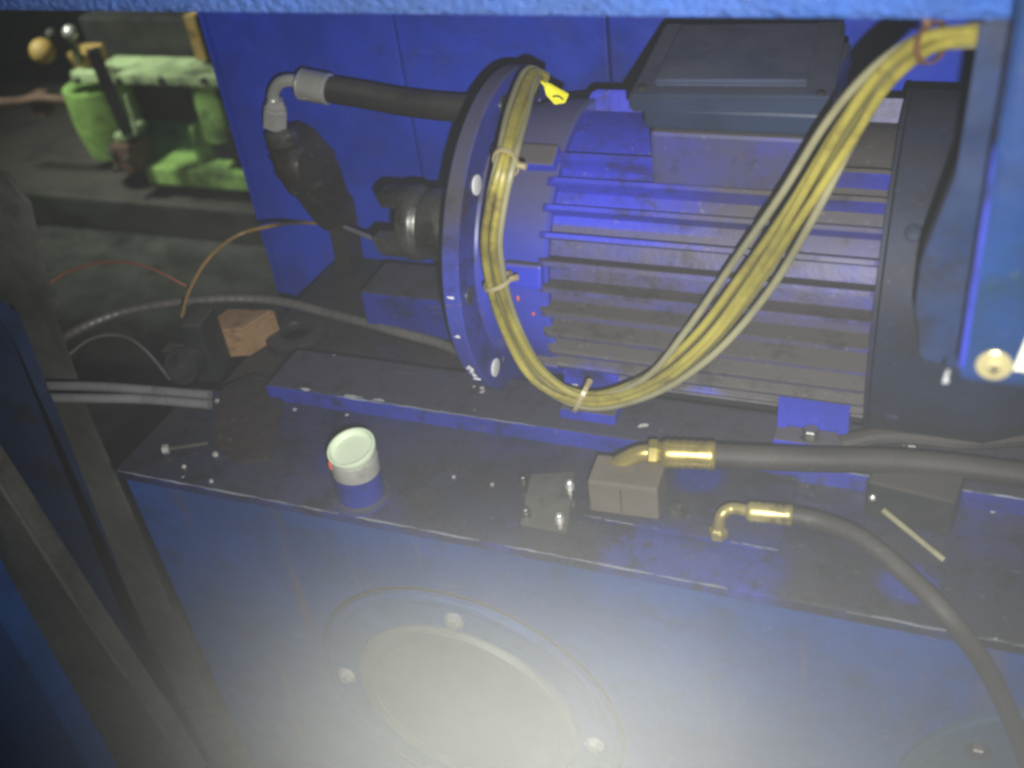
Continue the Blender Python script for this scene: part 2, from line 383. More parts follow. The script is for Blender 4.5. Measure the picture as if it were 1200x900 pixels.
# ------------------------------------------------------------------ motor rails
r1 = tag(obj('mounting_rail', bm_box(-.694, .40, .795, .868, -.030, .020, .003), 'rail'), 'blue mounting rail with chipped paint under the front motor feet', 'rail', 'motor mounting rails')
r2 = tag(obj('mounting_rail', bm_box(-.668, .40, .985, 1.06, -.030, .028, .003), 'rail'), 'blue mounting rail behind the coupling under the rear motor feet', 'rail', 'motor mounting rails')
for (u, v, l, a) in ((345, 472, .012, 0), (398, 482, .026, .1), (428, 489, .014, .2)):
    p = atz(u, v, .0202)
    n = 9; ch = []
    for k in range(n):
        q = 2 * math.pi * k / n; ch.append((p.x + math.cos(q) * l * random.uniform(.3, .62), .7985 + math.sin(q) * random.uniform(.0008, .003), .0196))
    obj('paint_chip', bm_prism(ch, (0, 0, .0009)), 'chipgrey', r1)

worn_edge('worn_edge', (-.69, .7955, .0195), (.10, .7955, .0195), r1, r=.0008, n=90, keep=.45, seed=9)
# ------------------------------------------------------------------ electric motor
AX, AY, AZ = -.42, .952, .155
motor = thing('electric_motor', 'large blue finned electric motor with round flange and terminal box', 'motor')
ctr = V((0, AY, AZ))
def ax_(x): return V((x, AY, AZ))
fl = obj('flange', bm_lathe(ax_(AX - .018), (1, 0, 0), [(0, .171), (.002, .173), (.016, .173), (.018, .171), (.018, .135), (.024, .132)], 96), 'flange', motor, True, 25)
def polar(x, deg, r): a = math.radians(deg); return V((x, AY + r * math.cos(a), AZ + r * math.sin(a)))
# flange bolts/slots: deg measured from +Y (away from the camera) towards up
for deg, rb in ((133, .146), (218.5, .153), (175, .150), (60, .150), (330, .150), (95, .150)):
    p = polar(AX + .0005, deg, rb)
    obj('flange_bolt', bm_lathe(p, (1, 0, 0), [(-.002, .0100), (.0008, .0100), (.0012, .0085)], 16), 'white' if deg in (133, 218.5) else 'darksteel', fl, True)
for deg, l in ((206, 3), (209, 2), (203, 1.5), (204, 1), (172, 1), (187, 1), (212, 1.2)):
    p = polar(AX - .009, deg, .1732)
    n = 7; ch = [(p.x + math.cos(2 * math.pi * k / n) * .0045 * random.uniform(.4, 1), p.y - .0008, p.z + math.sin(2 * math.pi * k / n) * .0016 * l * random.uniform(.5, 1.2)) for k in range(n)]
    bm = bm_prism(ch, (0, .0016, 0))
    tilt(bm, p, math.radians(deg - 180), 'X'); obj('paint_chip', bm, 'white', fl)
es = obj('end_shield', bm_lathe(ax_(AX + .004), (1, 0, 0), [(0, .136), (.012, .134), (.030, .140), (.070, .142), (.073, .139)], 64), 'shield', motor, True, 30)
for deg in (165, 215, 120):
    p = polar(AX + .055, deg, .139); bm = bm_box(p.x - .018, p.x + .02, p.y - .012, p.y + .012, p.z - .012, p.z + .012, .003)
    tilt(bm, p, math.radians(deg), 'X'); lug = obj('lug', bm, 'motor', es)
for (u, v, l) in ((601, 311, .007), (607, 350, .006), (603, 368, .003), (625, 368, .004), (652, 214, .006)):
    d = (ROT @ _cv(u, v)).normalized()              # mark lies on the shield's skin
    oy, oz = CAM.y - AY, CAM.z - AZ; A = d.y ** 2 + d.z ** 2; B = 2 * (oy * d.y + oz * d.z); Cc = oy ** 2 + oz ** 2 - .1425 ** 2
    disc = B * B - 4 * A * Cc
    if disc > 0:
        p = CAM + d * ((-B - math.sqrt(disc)) / (2 * A))
        bmk = bmesh.new(); bmesh.ops.create_icosphere(bmk, subdivisions=1, radius=1, matrix=Matrix.Translation(p) @ Matrix.Diagonal((.002, .0012, l * .6, 1)))
        obj('orange_mark', bmk, 'orange', es)
BX0, BX1 = -.352, -.045
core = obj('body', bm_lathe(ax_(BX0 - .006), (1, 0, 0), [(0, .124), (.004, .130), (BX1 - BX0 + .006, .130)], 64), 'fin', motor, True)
NF = 36
fin_me = None
for k in range(NF):
    deg = 360 * k / NF + 9.5
    if 72 < deg < 112: continue                     # the terminal box pedestal stands here
    if 232 < deg < 308: continue                    # feet and underside
    if fin_me is None:
        bm = bmesh.new()
        prof = [(BX0, .126), (BX0, .1405), (BX0 + .003, .147), (BX0 + .009, .1505), (BX0 + .10, .1512), (BX1 - .10, .1508), (BX1 - .006, .1515), (BX1, .149), (BX1, .126)]
        A = [bm.verts.new((x, -.0042 + (.0020 if r > .148 else .0010 if r > .14 else 0), r)) for x, r in prof]
        B = [bm.verts.new((x, .0042 - (.0020 if r > .148 else .0010 if r > .14 else 0), r)) for x, r in prof]
        bm.faces.new(A); bm.faces.new(B[::-1])
        for i in range(len(A)): bm.faces.new((A[i], B[i], B[(i + 1) % len(A)], A[(i + 1) % len(A)]))
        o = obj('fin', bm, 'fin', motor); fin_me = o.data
    else:
        o = bpy.data.objects.new('fin', fin_me); link(o, motor)
    o.location = (0, AY, AZ); o.rotation_euler = (math.radians(deg - 90), 0, 0)
# box pedestal + terminal box
ped = obj('box_pedestal', bm_box(-.252, -.104, .868, 1.04, .235, .318, .004), 'pedestal', motor)
tb = obj('terminal_box', bm_box(-.258, -.103, .872, 1.035, .3185, .338, .003), 'box', motor)
lidbm = bm_prism([(-.268, .866, .338), (-.098, .866, .338), (-.098, 1.04, .338), (-.268, 1.04, .338)], (0, 0, .016), .003)
tilt(lidbm, (-.18, .87, .34), math.radians(4))
lo = obj('box_lid', lidbm, 'box', tb)
pan = bm_prism([(-.250, .884, .3535), (-.118, .884, .3535), (-.118, 1.020, .3535), (-.250, 1.020, .3535)], (0, 0, .0065), .003)
tilt(pan, (-.18, .87, .34), math.radians(4)); obj('raised_panel', pan, 'panel', lo)
for (x, y) in ((-.259, .875), (-.108, .875)):
    q = V((x, y, .354)); obj('lid_screw', bm_lathe(q, (0, 0, 1), [(0, .004), (.0025, .004), (.003, .003)], 10), 'darksteel', lo, True)
# feet
for (x0, x1) in ((-.128, -.060), (-.345, -.285)):
    for s in (-1, 1):
        bm = bmesh.new()
        y0, y1 = (AY - .140, AY - .06) if s < 0 else (AY + .06, AY + .128)
        zb = .0205 if s < 0 else .0285
        bm_box(x0, x1, y0, y1, zb, zb + .013, .002, bm)
        ye = AY + s * .104
        for xx in (x0 + .001, x1 - .010):
            bm_prism([(xx, AY + s * .122, zb + .0125), (xx, AY + s * .07, zb + .0125), (xx, AY + s * .07, .10), (xx, AY + s * .116, .082)], (.009, 0, 0), .001, bm)
        bm_box(x0 + .004, x1 - .004, min(AY + s * .119, AY + s * .07), max(AY + s * .119, AY + s * .07), zb + .0125, .078, .004, bm)
        fo = obj('foot', bm, 'motor', motor)
        hexhead((x0 + (x1 - x0) / 2, AY + s * .1265, zb + .013), (0, 0, 1), .008, .008, 'bolt', 'darksteel', fo, .011)
# fan cowl
cw = obj('fan_cowl', bm_lathe(ax_(BX1 + .002), (1, 0, 0), [(0, .1575), (.001, .1605), (.10, .1605), (.14, .145), (.152, .11), (.154, 0)], 72), 'cowl', motor, True, 30)
for deg in (208, 140):
    p = polar(BX1 + .022, deg, .160); n = (p - ax_(p.x)).normalized()
    obj('cowl_screw', bm_lathe(p, n, [(0, .0075), (.0025, .0075), (.004, .005)], 14), 'cowl', cw, True)
obj('cowl_rim', bm_lathe(ax_(BX1 - .002), (1, 0, 0), [(0, .159), (0, .1612), (.0035, .1612), (.0035, .159)], 72), 'cowl', cw, True, 30)
# shaft
obj('shaft', bm_lathe(ax_(-.56), (1, 0, 0), [(0, .018), (.13, .018)], 28), 'steel', motor, True)
p = polar(-.30, 232, .152)
obj('nameplate_rivet', bm_lathe(aty(804, 440, .822), (0, -1, .2), [(0, .003), (.004, .003)], 8), 'white', motor)

# ------------------------------------------------------------------ coupling half on the shaft
cp = thing('coupling_half', 'dark steel jaw coupling half on the motor shaft end', 'coupling')
obj('hub', bm_lathe(ax_(-.556), (1, 0, 0), [(0, .020), (0, .041), (.002, .0425), (.014, .0425), (.017, .0415), (.0195, .0385), (.022, .0375), (.024, .0385), (.027, .0395), (.040, .0398), (.056, .0385), (.064, .0365), (.068, .033), (.071, .030), (.122, .030)], 56), 'darksteel', cp, True, 40)
for deg in (87, 207, 327):
    bm = bmesh.new(); n = 8; w2 = 27
    In, Out = [], []
    for k in range(n + 1):
        a = math.radians(deg - w2 + 2 * w2 * k / n)
        In.append(V((-.5555, AY + .022 * math.cos(a), AZ + .022 * math.sin(a)))); Out.append(V((-.5555, AY + .0405 * math.cos(a), AZ + .0405 * math.sin(a))))
    obj('jaw', bm_prism(Out + In[::-1], (-.030, 0, 0), .001), 'darksteel', cp)

# thin steel rod between partition and coupling
a, b = aty(404, 266, 1.05), aty(446, 283, .985)
tag(obj('steel_rod', bm_tube([a, b], .0028, 8), 'steel'), 'thin bright steel rod pointing at the coupling jaw', 'rod')

# ------------------------------------------------------------------ yellow cable bundle
bd = thing('cable_bundle', 'drooping bundle of dirty yellow cables tied across the motor', 'cables')
base = [(1178, 40, .675, 15), (1130, 42, .690, 15), (1082, 52, .71, 16), (1030, 92, .74, 20), (985, 155, .762, 22), (935, 240, .772, 23), (880, 325, .775, 25),
        (822, 402, .775, 21), (760, 452, .775, 15), (690, 470, .775, 13), (632, 440, .775, 14), (594, 375, .775, 14), (577, 300, .772, 11),
        (581, 245, .775, 11), (593, 190, .79, 11), (608, 130, .86, 12), (624, 88, .925, 10), (640, 92, .955, 6)]
def strand(o, depth, wob, seed, extra={}):
    rnd = random.Random(seed); pts = []
    n = len(base)
    for i, (u, v, y, wd) in enumerate(base):
        u0, v0 = base[max(i - 1, 0)][:2]; u1, v1 = base[min(i + 1, n - 1)][:2]
        dx, dy = u1 - u0, v1 - v0; l = math.hypot(dx, dy); nx, ny = -dy / l, dx / l
        oo = (o + .30 * math.sin(i * .75 + seed * 2.1)) * wd * .78 + rnd.uniform(-wob, wob) * .7 + extra.get(i, 0)
        pts.append(aty(u + nx * oo, v + ny * oo, y + depth + rnd.uniform(-.0015, .0015)))
    return pts
specs = [(-.95, .000, 1.5, 'cable_g'), (-.58, -.005, 2.6, 'cable_y'), (-.2, .003, 1.6, 'cable_o'), (.16, -.006, 2.6, 'cable_y'), (.52, .001, 2.4, 'cable_y'),
         (.88, -.002, 1.5, 'cable_g'), (-.4, .008, 2, 'cable_o'), (.34, .009, 2, 'cable_o')]
for i, (o, d, wob, m) in enumerate(specs):
    pts = strand(o, d, wob, i, {0: {4: -2, 5: -4, 6: -2}, 5: {5: 1, 6: 6, 7: 9, 8: 3}, 4: {12: 3, 14: -4}, 2: {14: 3, 15: 4}}.get(i, {}))
    obj('cable', bm_tube(pts, (.0033, .0036, .0030, .0037, .0034, .0031, .0031, .0032)[i], 9, 7), m, bd, True)
def tie_at(i, tt, m, r=.0125):
    u0, v0, y0, w0 = base[i]; u1, v1, y1, w1 = base[i + 1]
    u, v, y, wd = u0 + (u1 - u0) * tt, v0 + (v1 - v0) * tt, y0 + (y1 - y0) * tt, w0 + (w1 - w0) * tt
    c = aty(u, v, y + .001); d = (aty(u1, v1, y1) - aty(u0, v0, y0)).normalized()
    e = aty(u - (v1 - v0) / math.hypot(u1 - u0, v1 - v0) * wd, v + (u1 - u0) / math.hypot(u1 - u0, v1 - v0) * wd, y) - c
    rad = e.length * .90 + .0034; ex = e.normalized(); ey = d.cross(ex).normalized()
    bm = bmesh.new(); n = 24; R = []
    for k in range(n):
        q = 2 * math.pi * k / n
        for rr in (0, .0016):
            for s in (-1, 1):
                R.append(bm.verts.new(c + ex * math.cos(q) * (rad + rr) + ey * math.sin(q) * (.0125 + rr) + d * s * .0022))
    for k in range(n):
        a_ = R[4 * k:4 * k + 4]; b_ = R[4 * ((k + 1) % n):4 * ((k + 1) % n) + 4]
        for (i0, i1) in ((0, 1), (1, 3), (3, 2), (2, 0)): bm.faces.new((a_[i0], a_[i1], b_[i1], b_[i0]))
    hp = c + ex * (rad + .002)
    bm_tube([hp - ex * .002, hp + ex * .006], .003, 6, 1, bm)
    return obj('cable_tie', bm, m, bd)
tie_at(1, .8, 'tiebrown'); tie_at(9, .15, 'tie'); tie_at(11, .6, 'tie'); tie_at(14, .0, 'tie')
# yellow tag on the flange top
yt = thing('yellow_tag', 'small bright yellow plastic tag on top of the motor flange', 'tag')
q = [aty(636, 97, .945), aty(644, 100, .945), aty(666, 112, .94), aty(662, 121, .938), aty(650, 123, .938), aty(640, 112, .94)]
obj('tag_plate', bm_prism(q, (0, .0025, .001), .0004), 'tag', yt)
obj('tag_string', bm_tube([aty(628, 92, .93), aty(634, 95, .94), aty(641, 103, .942)], .0014, 6, 4), 'tag', yt)
obj('tag_mark', bm_tube([aty(648, 113, .9365), aty(655, 113, .9365), aty(660, 117, .9365)], .0008, 5, 3), 'tagblack', yt)

# ------------------------------------------------------------------ hose with bent steel fitting at the partition
def fitting_hose(label, hose_pts, r, ferr, elbow, er, hosemat, m, nut=None, group=None):
    t = thing('hydraulic_hose', label, 'hose', group)
    obj('hose', bm_tube(hose_pts, r, 14, 8), hosemat, t, True)
    d = (ferr[1] - ferr[0])
    L_ = d.length
    fo = obj('ferrule', bm_lathe(ferr[0], d, [(0, r * .75), (.002, r * 1.05)] + [(L_ * (.12 + .76 * k / 10), r * (1.12 if k % 2 else 1.2)) for k in range(11)] + [(L_ * .97, r * 1.16), (L_, r * 1.02)], 24), m, t, True, 50)
    obj('elbow', bm_tube(elbow, er, 12, 8), m, t, True)
    if nut:
        n0, n1, nr = nut; dd = (n1 - n0).length
        no = obj('nut', bm_lathe(n0, n1 - n0, [(0, nr * .9), (.0015, nr), (dd * .62, nr), (dd * .66, nr * .82), (dd * .78, nr * .86), (dd * .86, nr * .74), (dd, nr * .6)], 6 if nr > .008 else 12), m, t, True, 25)
    return t
HY = 1.10
fitting_hose('thick black hose with bent bright steel end fitting before the blue partition',
             pathy([(382, 104, HY), (430, 112, HY), (480, 121, HY), (540, 127, HY), (600, 128, HY), (660, 128, HY), (720, 122, HY)]), .0165,
             (aty(350, 98, HY), aty(387, 105, HY)), pathy([(322, 128, HY), (320, 112, HY), (327, 98, HY), (340, 94, HY), (354, 99, HY)]), .0078, 'rubber', 'steel',
             (aty(322, 148, HY), aty(323, 116, HY), .0165))
# oil-blackened casting under the fitting
ol = [(316, 149), (334, 143), (352, 147), (372, 170), (386, 192), (393, 222), (397, 247), (388, 256), (376, 250), (360, 226), (340, 206), (325, 190), (318, 170)]
oc = thing('pump_casting', 'oil blackened irregular casting hanging below the bent steel fitting', 'casting')
jr = random.Random(8); jag = []
for (ua, va), (ub, vb) in zip(ol, ol[1:] + ol[:1]):
    for k in range(3): jag.append((15 + ua + (ub - ua) * k / 3 + jr.uniform(-2.6, 2.6), va + (vb - va) * k / 3 + jr.uniform(-2.6, 2.6)))
cbm = bmesh.new(); cen = aty(366, 196, HY); rim = [aty(u, v, HY + .040) for u, v in jag]; n = len(rim); rows = []
for f, dy in ((1.0, 0.0), (1.04, -.02), (.96, -.040), (.78, -.052), (.45, -.058)):
    rows.append([cbm.verts.new(cen + (p - cen) * f + V((0, dy + (.04 if f > .99 else .04 * f) * (1 - f) + jr.uniform(-.003, .003), 0))) for p in rim])
for A_, B_ in zip(rows, rows[1:]):
    for k in range(n): cbm.faces.new((A_[k], A_[(k + 1) % n], B_[(k + 1) % n], B_[k]))
cbm.faces.new(rows[0]); cbm.faces.new(rows[-1][::-1])
obj('casting_body', cbm, 'oil', oc, True, 60)
p = aty(330, 156, HY - .006)
obj('inlet_collar', bm_lathe(p + V((0, 0, -.012)), (0, 0, 1), [(0, .021), (.004, .022), (.012, .022), (.016, .019)], 24), 'darksteel', oc, True)
for (u, v) in ((352, 176), (374, 214)):
    hexhead(aty(u, v, HY - .012), (0, -1, 0), .0065, .012, 'casting_bolt', 'darksteel', oc)
obj('casting_web', bm_prism([aty(u, v, HY + .012) for u, v in ((380, 245), (397, 246), (412, 330), (398, 335))], (0, .045, 0), .003), 'oil', oc)
obj('bleed_screw', bm_lathe(aty(379, 249, HY - .014), (0, -1, 0), [(0, .003), (.004, .003)], 6), 'steel', oc)

# ------------------------------------------------------------------ cabinet on the right
cb = thing('control_cabinet', 'blue steel control cabinet with a yellow screw and paper label', 'cabinet')
CY = .55
cz0 = .322
bm = bm_box(.018, .42, CY, .64, cz0, .95, .005)
cbo = obj('cabinet_body', bm, 'cabinet', cb)
obj('edge_strip', bm_prism([(.0172, CY - .0014, cz0 + .010), (.0206, CY - .0014, cz0 + .010), (.0200, CY - .0014, .44), (.0182, CY - .0014, .47), (.0174, CY - .0014, .47)], (0, .006, 0), .0004), 'edgeblue', cb)
obj('mounting_bracket', bm_prism([(-.012, .653, .30), (-.004, .653, .26), (.05, .653, .25), (.05, .653, .496), (.004, .653, .496), (.002, .653, .40), (-.012, .653, .335)], (0, .03, 0), .002), 'darkblue', cb)
p = aty(1165, 428, CY)
sc_ = obj('screw', bm_lathe((p.x, CY + .001, p.z), (0, -1, 0), [(0, .0098), (.0018, .0098), (.0024, .0090), (.0024, .0055), (.0040, .0050), (.0048, .0030), (.0050, 0)], 36), 'zinc', cb, True, 25)
obj('screw_slot', bm_box(p.x - .003, p.x + .003, CY - .0046, CY - .0036, p.z - .0007, p.z + .0007), 'blackiron', sc_)
obj('screw_slot', bm_box(p.x - .0007, p.x + .0007, CY - .0047, CY - .0036, p.z - .003, p.z + .003), 'blackiron', sc_)
a, b = aty(1187, 433, CY), aty(1200, 370, CY)
lb = obj('paper_label', bm_prism([(a.x, CY - .0008, a.z), (a.x + .06, CY - .0008, a.z + .001), (a.x + .06, CY - .0008, a.z + .05), (a.x + .008, CY - .0008, a.z + .05)], (0, .0006, 0)), 'label', cb)
obj('printed_rule', bm_box(a.x + .002, a.x + .05, CY - .0011, CY - .0009, a.z + .0045, a.z + .0053), 'labelred', lb)
q = aty(1108, 440, CY)
obj('paint_chip', bm_prism([(q.x - .001, CY - .0012, q.z - .005), (q.x + .0022, CY - .0012, q.z - .004), (q.x + .0012, CY - .0012, q.z), (q.x + .0018, CY - .0012, q.z + .005), (q.x, CY - .0012, q.z + .003)], (0, .0018, 0)), 'chipgrey', cb)

# ------------------------------------------------------------------ valve block, brass fittings and hoses on the tank
bl = tag(obj('valve_block', tilt(bm_box(-.279, -.213, .703, .742, .0072, .046, .0025), (-.245, .72, 0), math.radians(3)), 'card'),
         'dull brown rectangular block under the straight brass fitting', 'block')
HZ = .056
fitting_hose('hose with long brass end fitting lying above the brown block',
             pathz([(834, 534, HZ), (900, 537, HZ), (970, 539, HZ - .004), (1050, 541, HZ - .01), (1130, 548, HZ - .014), (1220, 560, HZ - .018)]), .0115,
             (atz(774, 531, HZ), atz(839, 534, HZ)), [atz(722, 545, .040), atz(734, 538, .048), atz(752, 531, HZ), atz(776, 531, HZ)], .0082, 'hosegrey', 'brass',
             (atz(760, 530, HZ), atz(778, 531, HZ), .0125))
HZ2 = .036
EB = atz(842, 626, .010)
fitting_hose('hose with brass elbow bending down over the tank edge',
             [atz(924, 603, HZ2), atz(965, 612, HZ2), atz(1010, 632, HZ2 + .004), atz(1060, 672, HZ2), atz(1110, 722, .03), aty(1160, 790, .632), aty(1200, 880, .632), aty(1225, 960, .632)], .0080,
             (atz(874, 599, HZ2), atz(929, 604, HZ2)), [V((EB.x, EB.y, .008)), V((EB.x, EB.y, .018)), atz(846, 603, .031), atz(858, 596, HZ2 - .002), atz(878, 599, HZ2)], .0056, 'hosegrey', 'brassold',
             (V((EB.x, EB.y, .0072)), V((EB.x, EB.y, .020)), .0088))
p = atz(795, 600, .007)
tag(obj('plug_bolt', bm_lathe((p.x, p.y, .0072), (0, 0, 1), [(0, .010), (.005, .010), (.006, .0075), (.006, .004), (.003, .004), (.003, 0)], 6), 'darksteel'), 'dark hexagon plug between the brown block and brass elbow', 'plug')
vb = thing('junction_box', 'small black box on the tank behind the brass elbow hose', 'box')
p = atz(1012, 605, 0)
obj('box_body', tilt(bm_box(p.x, p.x + .075, p.y, p.y + .05, .0005, .042, .003), p, math.radians(-8)), 'blackplastic', vb)
q = aty(1012, 570, p.y - .003); obj('box_screw', bm_lathe((p.x + .006, p.y + .002, .026), (0, -1, 0), [(0, .003), (.005, .003), (.006, .002)], 8), 'steel', vb, True)
tag(obj('pin', bm_tube([atz(1034, 597, .036), atz(1062, 620, .022), atz(1106, 656, .006)], .0026, 8, 4), 'cable_g'), 'thin cream coloured pin leaning against the black box', 'pin')
tag(obj('flat_hose', bm_tube([atz(985, 520, .03), atz(1030, 511, .034), atz(1080, 512, .034), atz(1130, 517, .032), atz(1215, 512, .03)], .010, 12, 6, flat=.75), 'hosegrey'), 'grey brown flattened hose running below the fan cowl', 'hose')

obj('block_port', bm_lathe((-.268, .7045, .030), (0, -1, 0), [(0, .006), (.0022, .006), (.0022, .0035), (.0002, .0035)], 16), 'darksteel', bl, True, 30)
obj('block_seam', bm_box(-.2472, -.2466, .7018, .704, .012, .041), 'oil', bl)
# ------------------------------------------------------------------ clutter on the left end of the tank
DZ = -.030
tag(obj('flexible_conduit', bm_tube([atz(40, 425, -.05), atz(85, 390, -.01), atz(150, 364, .0), atz(240, 351, .0), atz(320, 352, -.012), atz(400, 371, -.022), atz(470, 390, -.024), atz(530, 408, -.024), atz(610, 452, -.024)], .0062, 10, 14, ripple=.03), 'conduit'),
    'grey flexible conduit arching behind the tan block', 'conduit')
tag(obj('copper_wire', bm_tube([atz(30, 352, .015), atz(57, 333, .03), atz(85, 316, .04), atz(130, 307, .05), atz(175, 314, .045), atz(222, 337, .02)], .0018, 7, 6), 'copper'), 'thin reddish copper wire arched in the air', 'wire')
tag(obj('brown_wire', bm_tube([atz(213, 372, .02), atz(222, 340, .05), atz(245, 302, .08), atz(280, 275, .09), atz(322, 264, .09), aty(350, 261, 1.13), aty(376, 262, 1.172)], .0026, 8, 6), 'brownwire'), 'brown wire rising from the black plug towards the partition', 'wire')
tag(obj('loop_wire', bm_tube([atz(70, 425, .0), atz(105, 398, .02), atz(140, 393, .025), atz(168, 408, .02), atz(200, 445, -.01)], .0020, 7, 6), 'conduit'), 'thin grey wire looping left of the black plug', 'wire')
for (v0, v1, v2, lab) in ((453, 456, 463, 'upper of two grey tubes lying side by side at the tank end'), (467, 467, 474, 'lower of two grey tubes lying side by side at the tank end')):
    tag(obj('steel_tube', bm_tube([atz(30, v0 - 1, .012), atz(110, v0, .012), atz(170, v1 + 1, .012), atz(246, v2, .012)], .0058, 12, 6), 'tube', None, True), lab, 'tube', 'pair of grey tubes')
p0, p1 = atz(238, 422, DZ), atz(306, 402, DZ)
wd = bm_prism([(p0.x, p0.y, DZ), (p0.x + .060, p0.y + .020, DZ), (p0.x + .078, p0.y + .07, DZ), (p0.x + .012, p0.y + .06, DZ)], (0, 0, .042), .003)
tag(obj('wood_block', wd, 'wood'), 'tan orange angular block beside the black plug', 'block')
pg = thing('cable_plug', 'black plastic plug with round socket at the tank end', 'plug')
pc = atz(218, 438, 0)
obj('socket', bm_lathe((pc.x, pc.y, .012), V((.1, -.9, .35)), [(-.03, .018), (0, .022), (.006, .022), (.006, .016), (-.012, .015), (-.012, 0)], 28), 'blackplastic', pg, True, 30)
a = atz(236, 352, .03)
obj('plug_body', tilt(bm_box(pc.x - .004, pc.x + .026, pc.y + .02, pc.y + .065, -.03, .055, .005), pc, .15), 'blackplastic', pg)
obj('latch', bm_box(pc.x - .038, pc.x - .012, pc.y + .01, pc.y + .03, .002, .022, .003), 'blackplastic', pg)
rg = atz(349, 396, DZ)
ro = tag(obj('pipe_ring', bm_lathe((rg.x, rg.y, DZ + .0005), (0, 0, 1), [(0, .040), (.009, .040), (.011, .036), (.011, .0205), (.009, .0195), (0, .0195)], 36), 'deck', None, True, 30), 'flat dark steel ring lying on the deck beside the tan block', 'ring')
br = atz(338, 448, -.0)
tag(obj('oil_crust', bm_prism([atz(u, v, .0004) for u, v in ((262, 455), (300, 440), (334, 452), (330, 490), (318, 540), (280, 546), (250, 520), (255, 480))], (0, 0, .004), .0015), 'oil'), 'brown oily crust spread over the tank lid by the tubes', 'dirt')
sw = thing('loose_screw', 'loose steel screw lying on the tank lid near the edge', 'screw')
a, b = atz(191, 527, .005), atz(244, 519, .005)
obj('screw_head', bm_lathe(a, b - a, [(0, .0055), (.006, .0055), (.007, .0035)], 6), 'steel', sw)
obj('screw_shank', bm_tube([a, b], .0026, 8), 'darksteel', sw)
def nutlike(u, v, r, lab, m='steel'):
    p = atz(u, v, 0)
    tag(obj('hex_nut', bm_lathe((p.x, p.y, .0004), (0, 0, 1), [(0, r), (r * .8, r), (r, r * .85), (r, r * .5), (r * .4, r * .5)], 6), m), lab, 'nut', 'loose nuts on the tank lid')
for (u, v, r, lab) in ((253, 534, .0034, 'largest loose nut, just past the tip of the loose screw'), (216, 548, .0026, 'tiny nut between the loose screw and the lid edge'),
                       (255, 471, .003, 'tiny nut touching the ends of the two grey tubes'), (274, 471, .0028, 'tiny nut on the brown oily crust near the grey tubes'),
                       (248, 565, .0024, 'tiny nut right at the front edge of the lid'), (532, 560, .0022, 'tiny nut on the lid nearer the filler pipe than the square plate'),
                       (577, 569, .0022, 'tiny nut on the lid nearest the square bolted plate')):
    nutlike(u, v, r, lab)

# ------------------------------------------------------------------ uprights and panels left of the tank
# leaning olive upright in front of the tank corner
def slab(name, pix, y, th, m, lab, cat, bev=.002):
    return tag(obj(name, bm_prism([aty(u, v, y) for u, v in pix], (0, th, 0), bev), m), lab, cat)
slab('steel_upright', [(-30, 190), (8, 205), (34, 240), (66, 380), (108, 500), (156, 610), (234, 800), (316, 1000), (282, 1000), (198, 800), (112, 620), (72, 520), (24, 400), (0, 330), (-30, 300)], .800, .006, 'olive', 'dusty olive steel upright at the left tank corner', 'upright')
slab('side_panel', [(-60, 330), (8, 378), (66, 520), (118, 650), (200, 862), (258, 1010), (292, 1010), (202, 872), (98, 718), (4, 572), (-60, 480)], .690, .02, 'darkblue', 'dark blue side panel left of the olive upright', 'panel')
slab('cover_rail', [(-60, 482), (2, 572), (98, 720), (204, 875), (290, 1012), (196, 1012), (106, 902), (-2, 716), (-60, 610)], .640, .03, 'olive', 'olive brown cover rail with a pale front edge', 'rail')
e0 = [aty(-30, 525, .6385), aty(2, 572, .6385), aty(98, 720, .6385), aty(204, 875, .6385), aty(290, 1012, .6385)]
tag(obj('edge_trim', bm_tube(e0, .0035, 8, 3), 'conduit'), 'thin pale edging along the olive cover rail', 'trim')
slab('corner_post', [(-80, 580), (-4, 718), (108, 905), (170, 1010), (40, 1040), (-80, 900)], .600, .04, 'bluepost', 'light blue corner post beside the olive cover rail', 'post')

# ------------------------------------------------------------------ green machine beyond the opening
GY = 2.25
def G(u, v, dy=0.0): return aty(u, v, GY + dy)
bt = G(150, 226).z
mb = tag(obj('machine_bed', bm_box(-4.4, G(300, 230).x + .45, GY - .05, GY + .75, FLOOR, bt, .012), 'bed'), 'dark grey machine bed carrying the lime green casting', 'machine bed')
gm = thing('green_machine', 'lime green machine casting with levers beyond the partition', 'machine')
def gbox(name, u0, v0, u1, v1, dy, th, m, bev=.008):
    a, b = G(u0, v0, dy), G(u1, v1, dy)
    return obj(name, bm_box(min(a.x, b.x), max(a.x, b.x), GY + dy, GY + dy + th, min(a.z, b.z), max(a.z, b.z), bev), m, gm)
def gcyl(name, u, v0, v1, rpx, dy, m, taper=1.0):
    a, b = G(u, v0, dy), G(u, v1, dy); r = (G(u + rpx, v0, dy) - a).length
    return obj(name, bm_lathe((a.x, GY + dy, b.z), (0, 0, 1), [(0, r * taper), (.01, r * taper * 1.02), ((a.z - b.z) * .5, r), (a.z - b.z, r)], 28), m, gm, True)
gbox('base_plate', 168, 196, 300, 226, -.02, .30, 'green')
gbox('lower_body', 160, 140, 250, 205, .10, .25, 'greendark')
gcyl('barrel', 112, 98, 172, 31, .05, 'green', .85)
gcyl('column', 250, 88, 155, 25, .05, 'green')
gbox('cross_plate', 78, 84, 262, 104, -.03, .07, 'greenpale')
gbox('cross_plate_top', 122, 72, 258, 86, .045, .05, 'greenpale')
gbox('dark_rear_housing', 90, 20, 262, 78, .12, .25, 'blackiron')
gbox('recess_back', 120, 76, 262, 142, .115, .10, 'bed')
gbox('black_motor_end', 240, 150, 285, 190, -.01, .16, 'blackiron')
gbox('ochre_pillar', 214, 18, 243, 72, .04, .07, 'ochre', .004)
gbox('web', 222, 150, 240, 205, .02, .20, 'green')
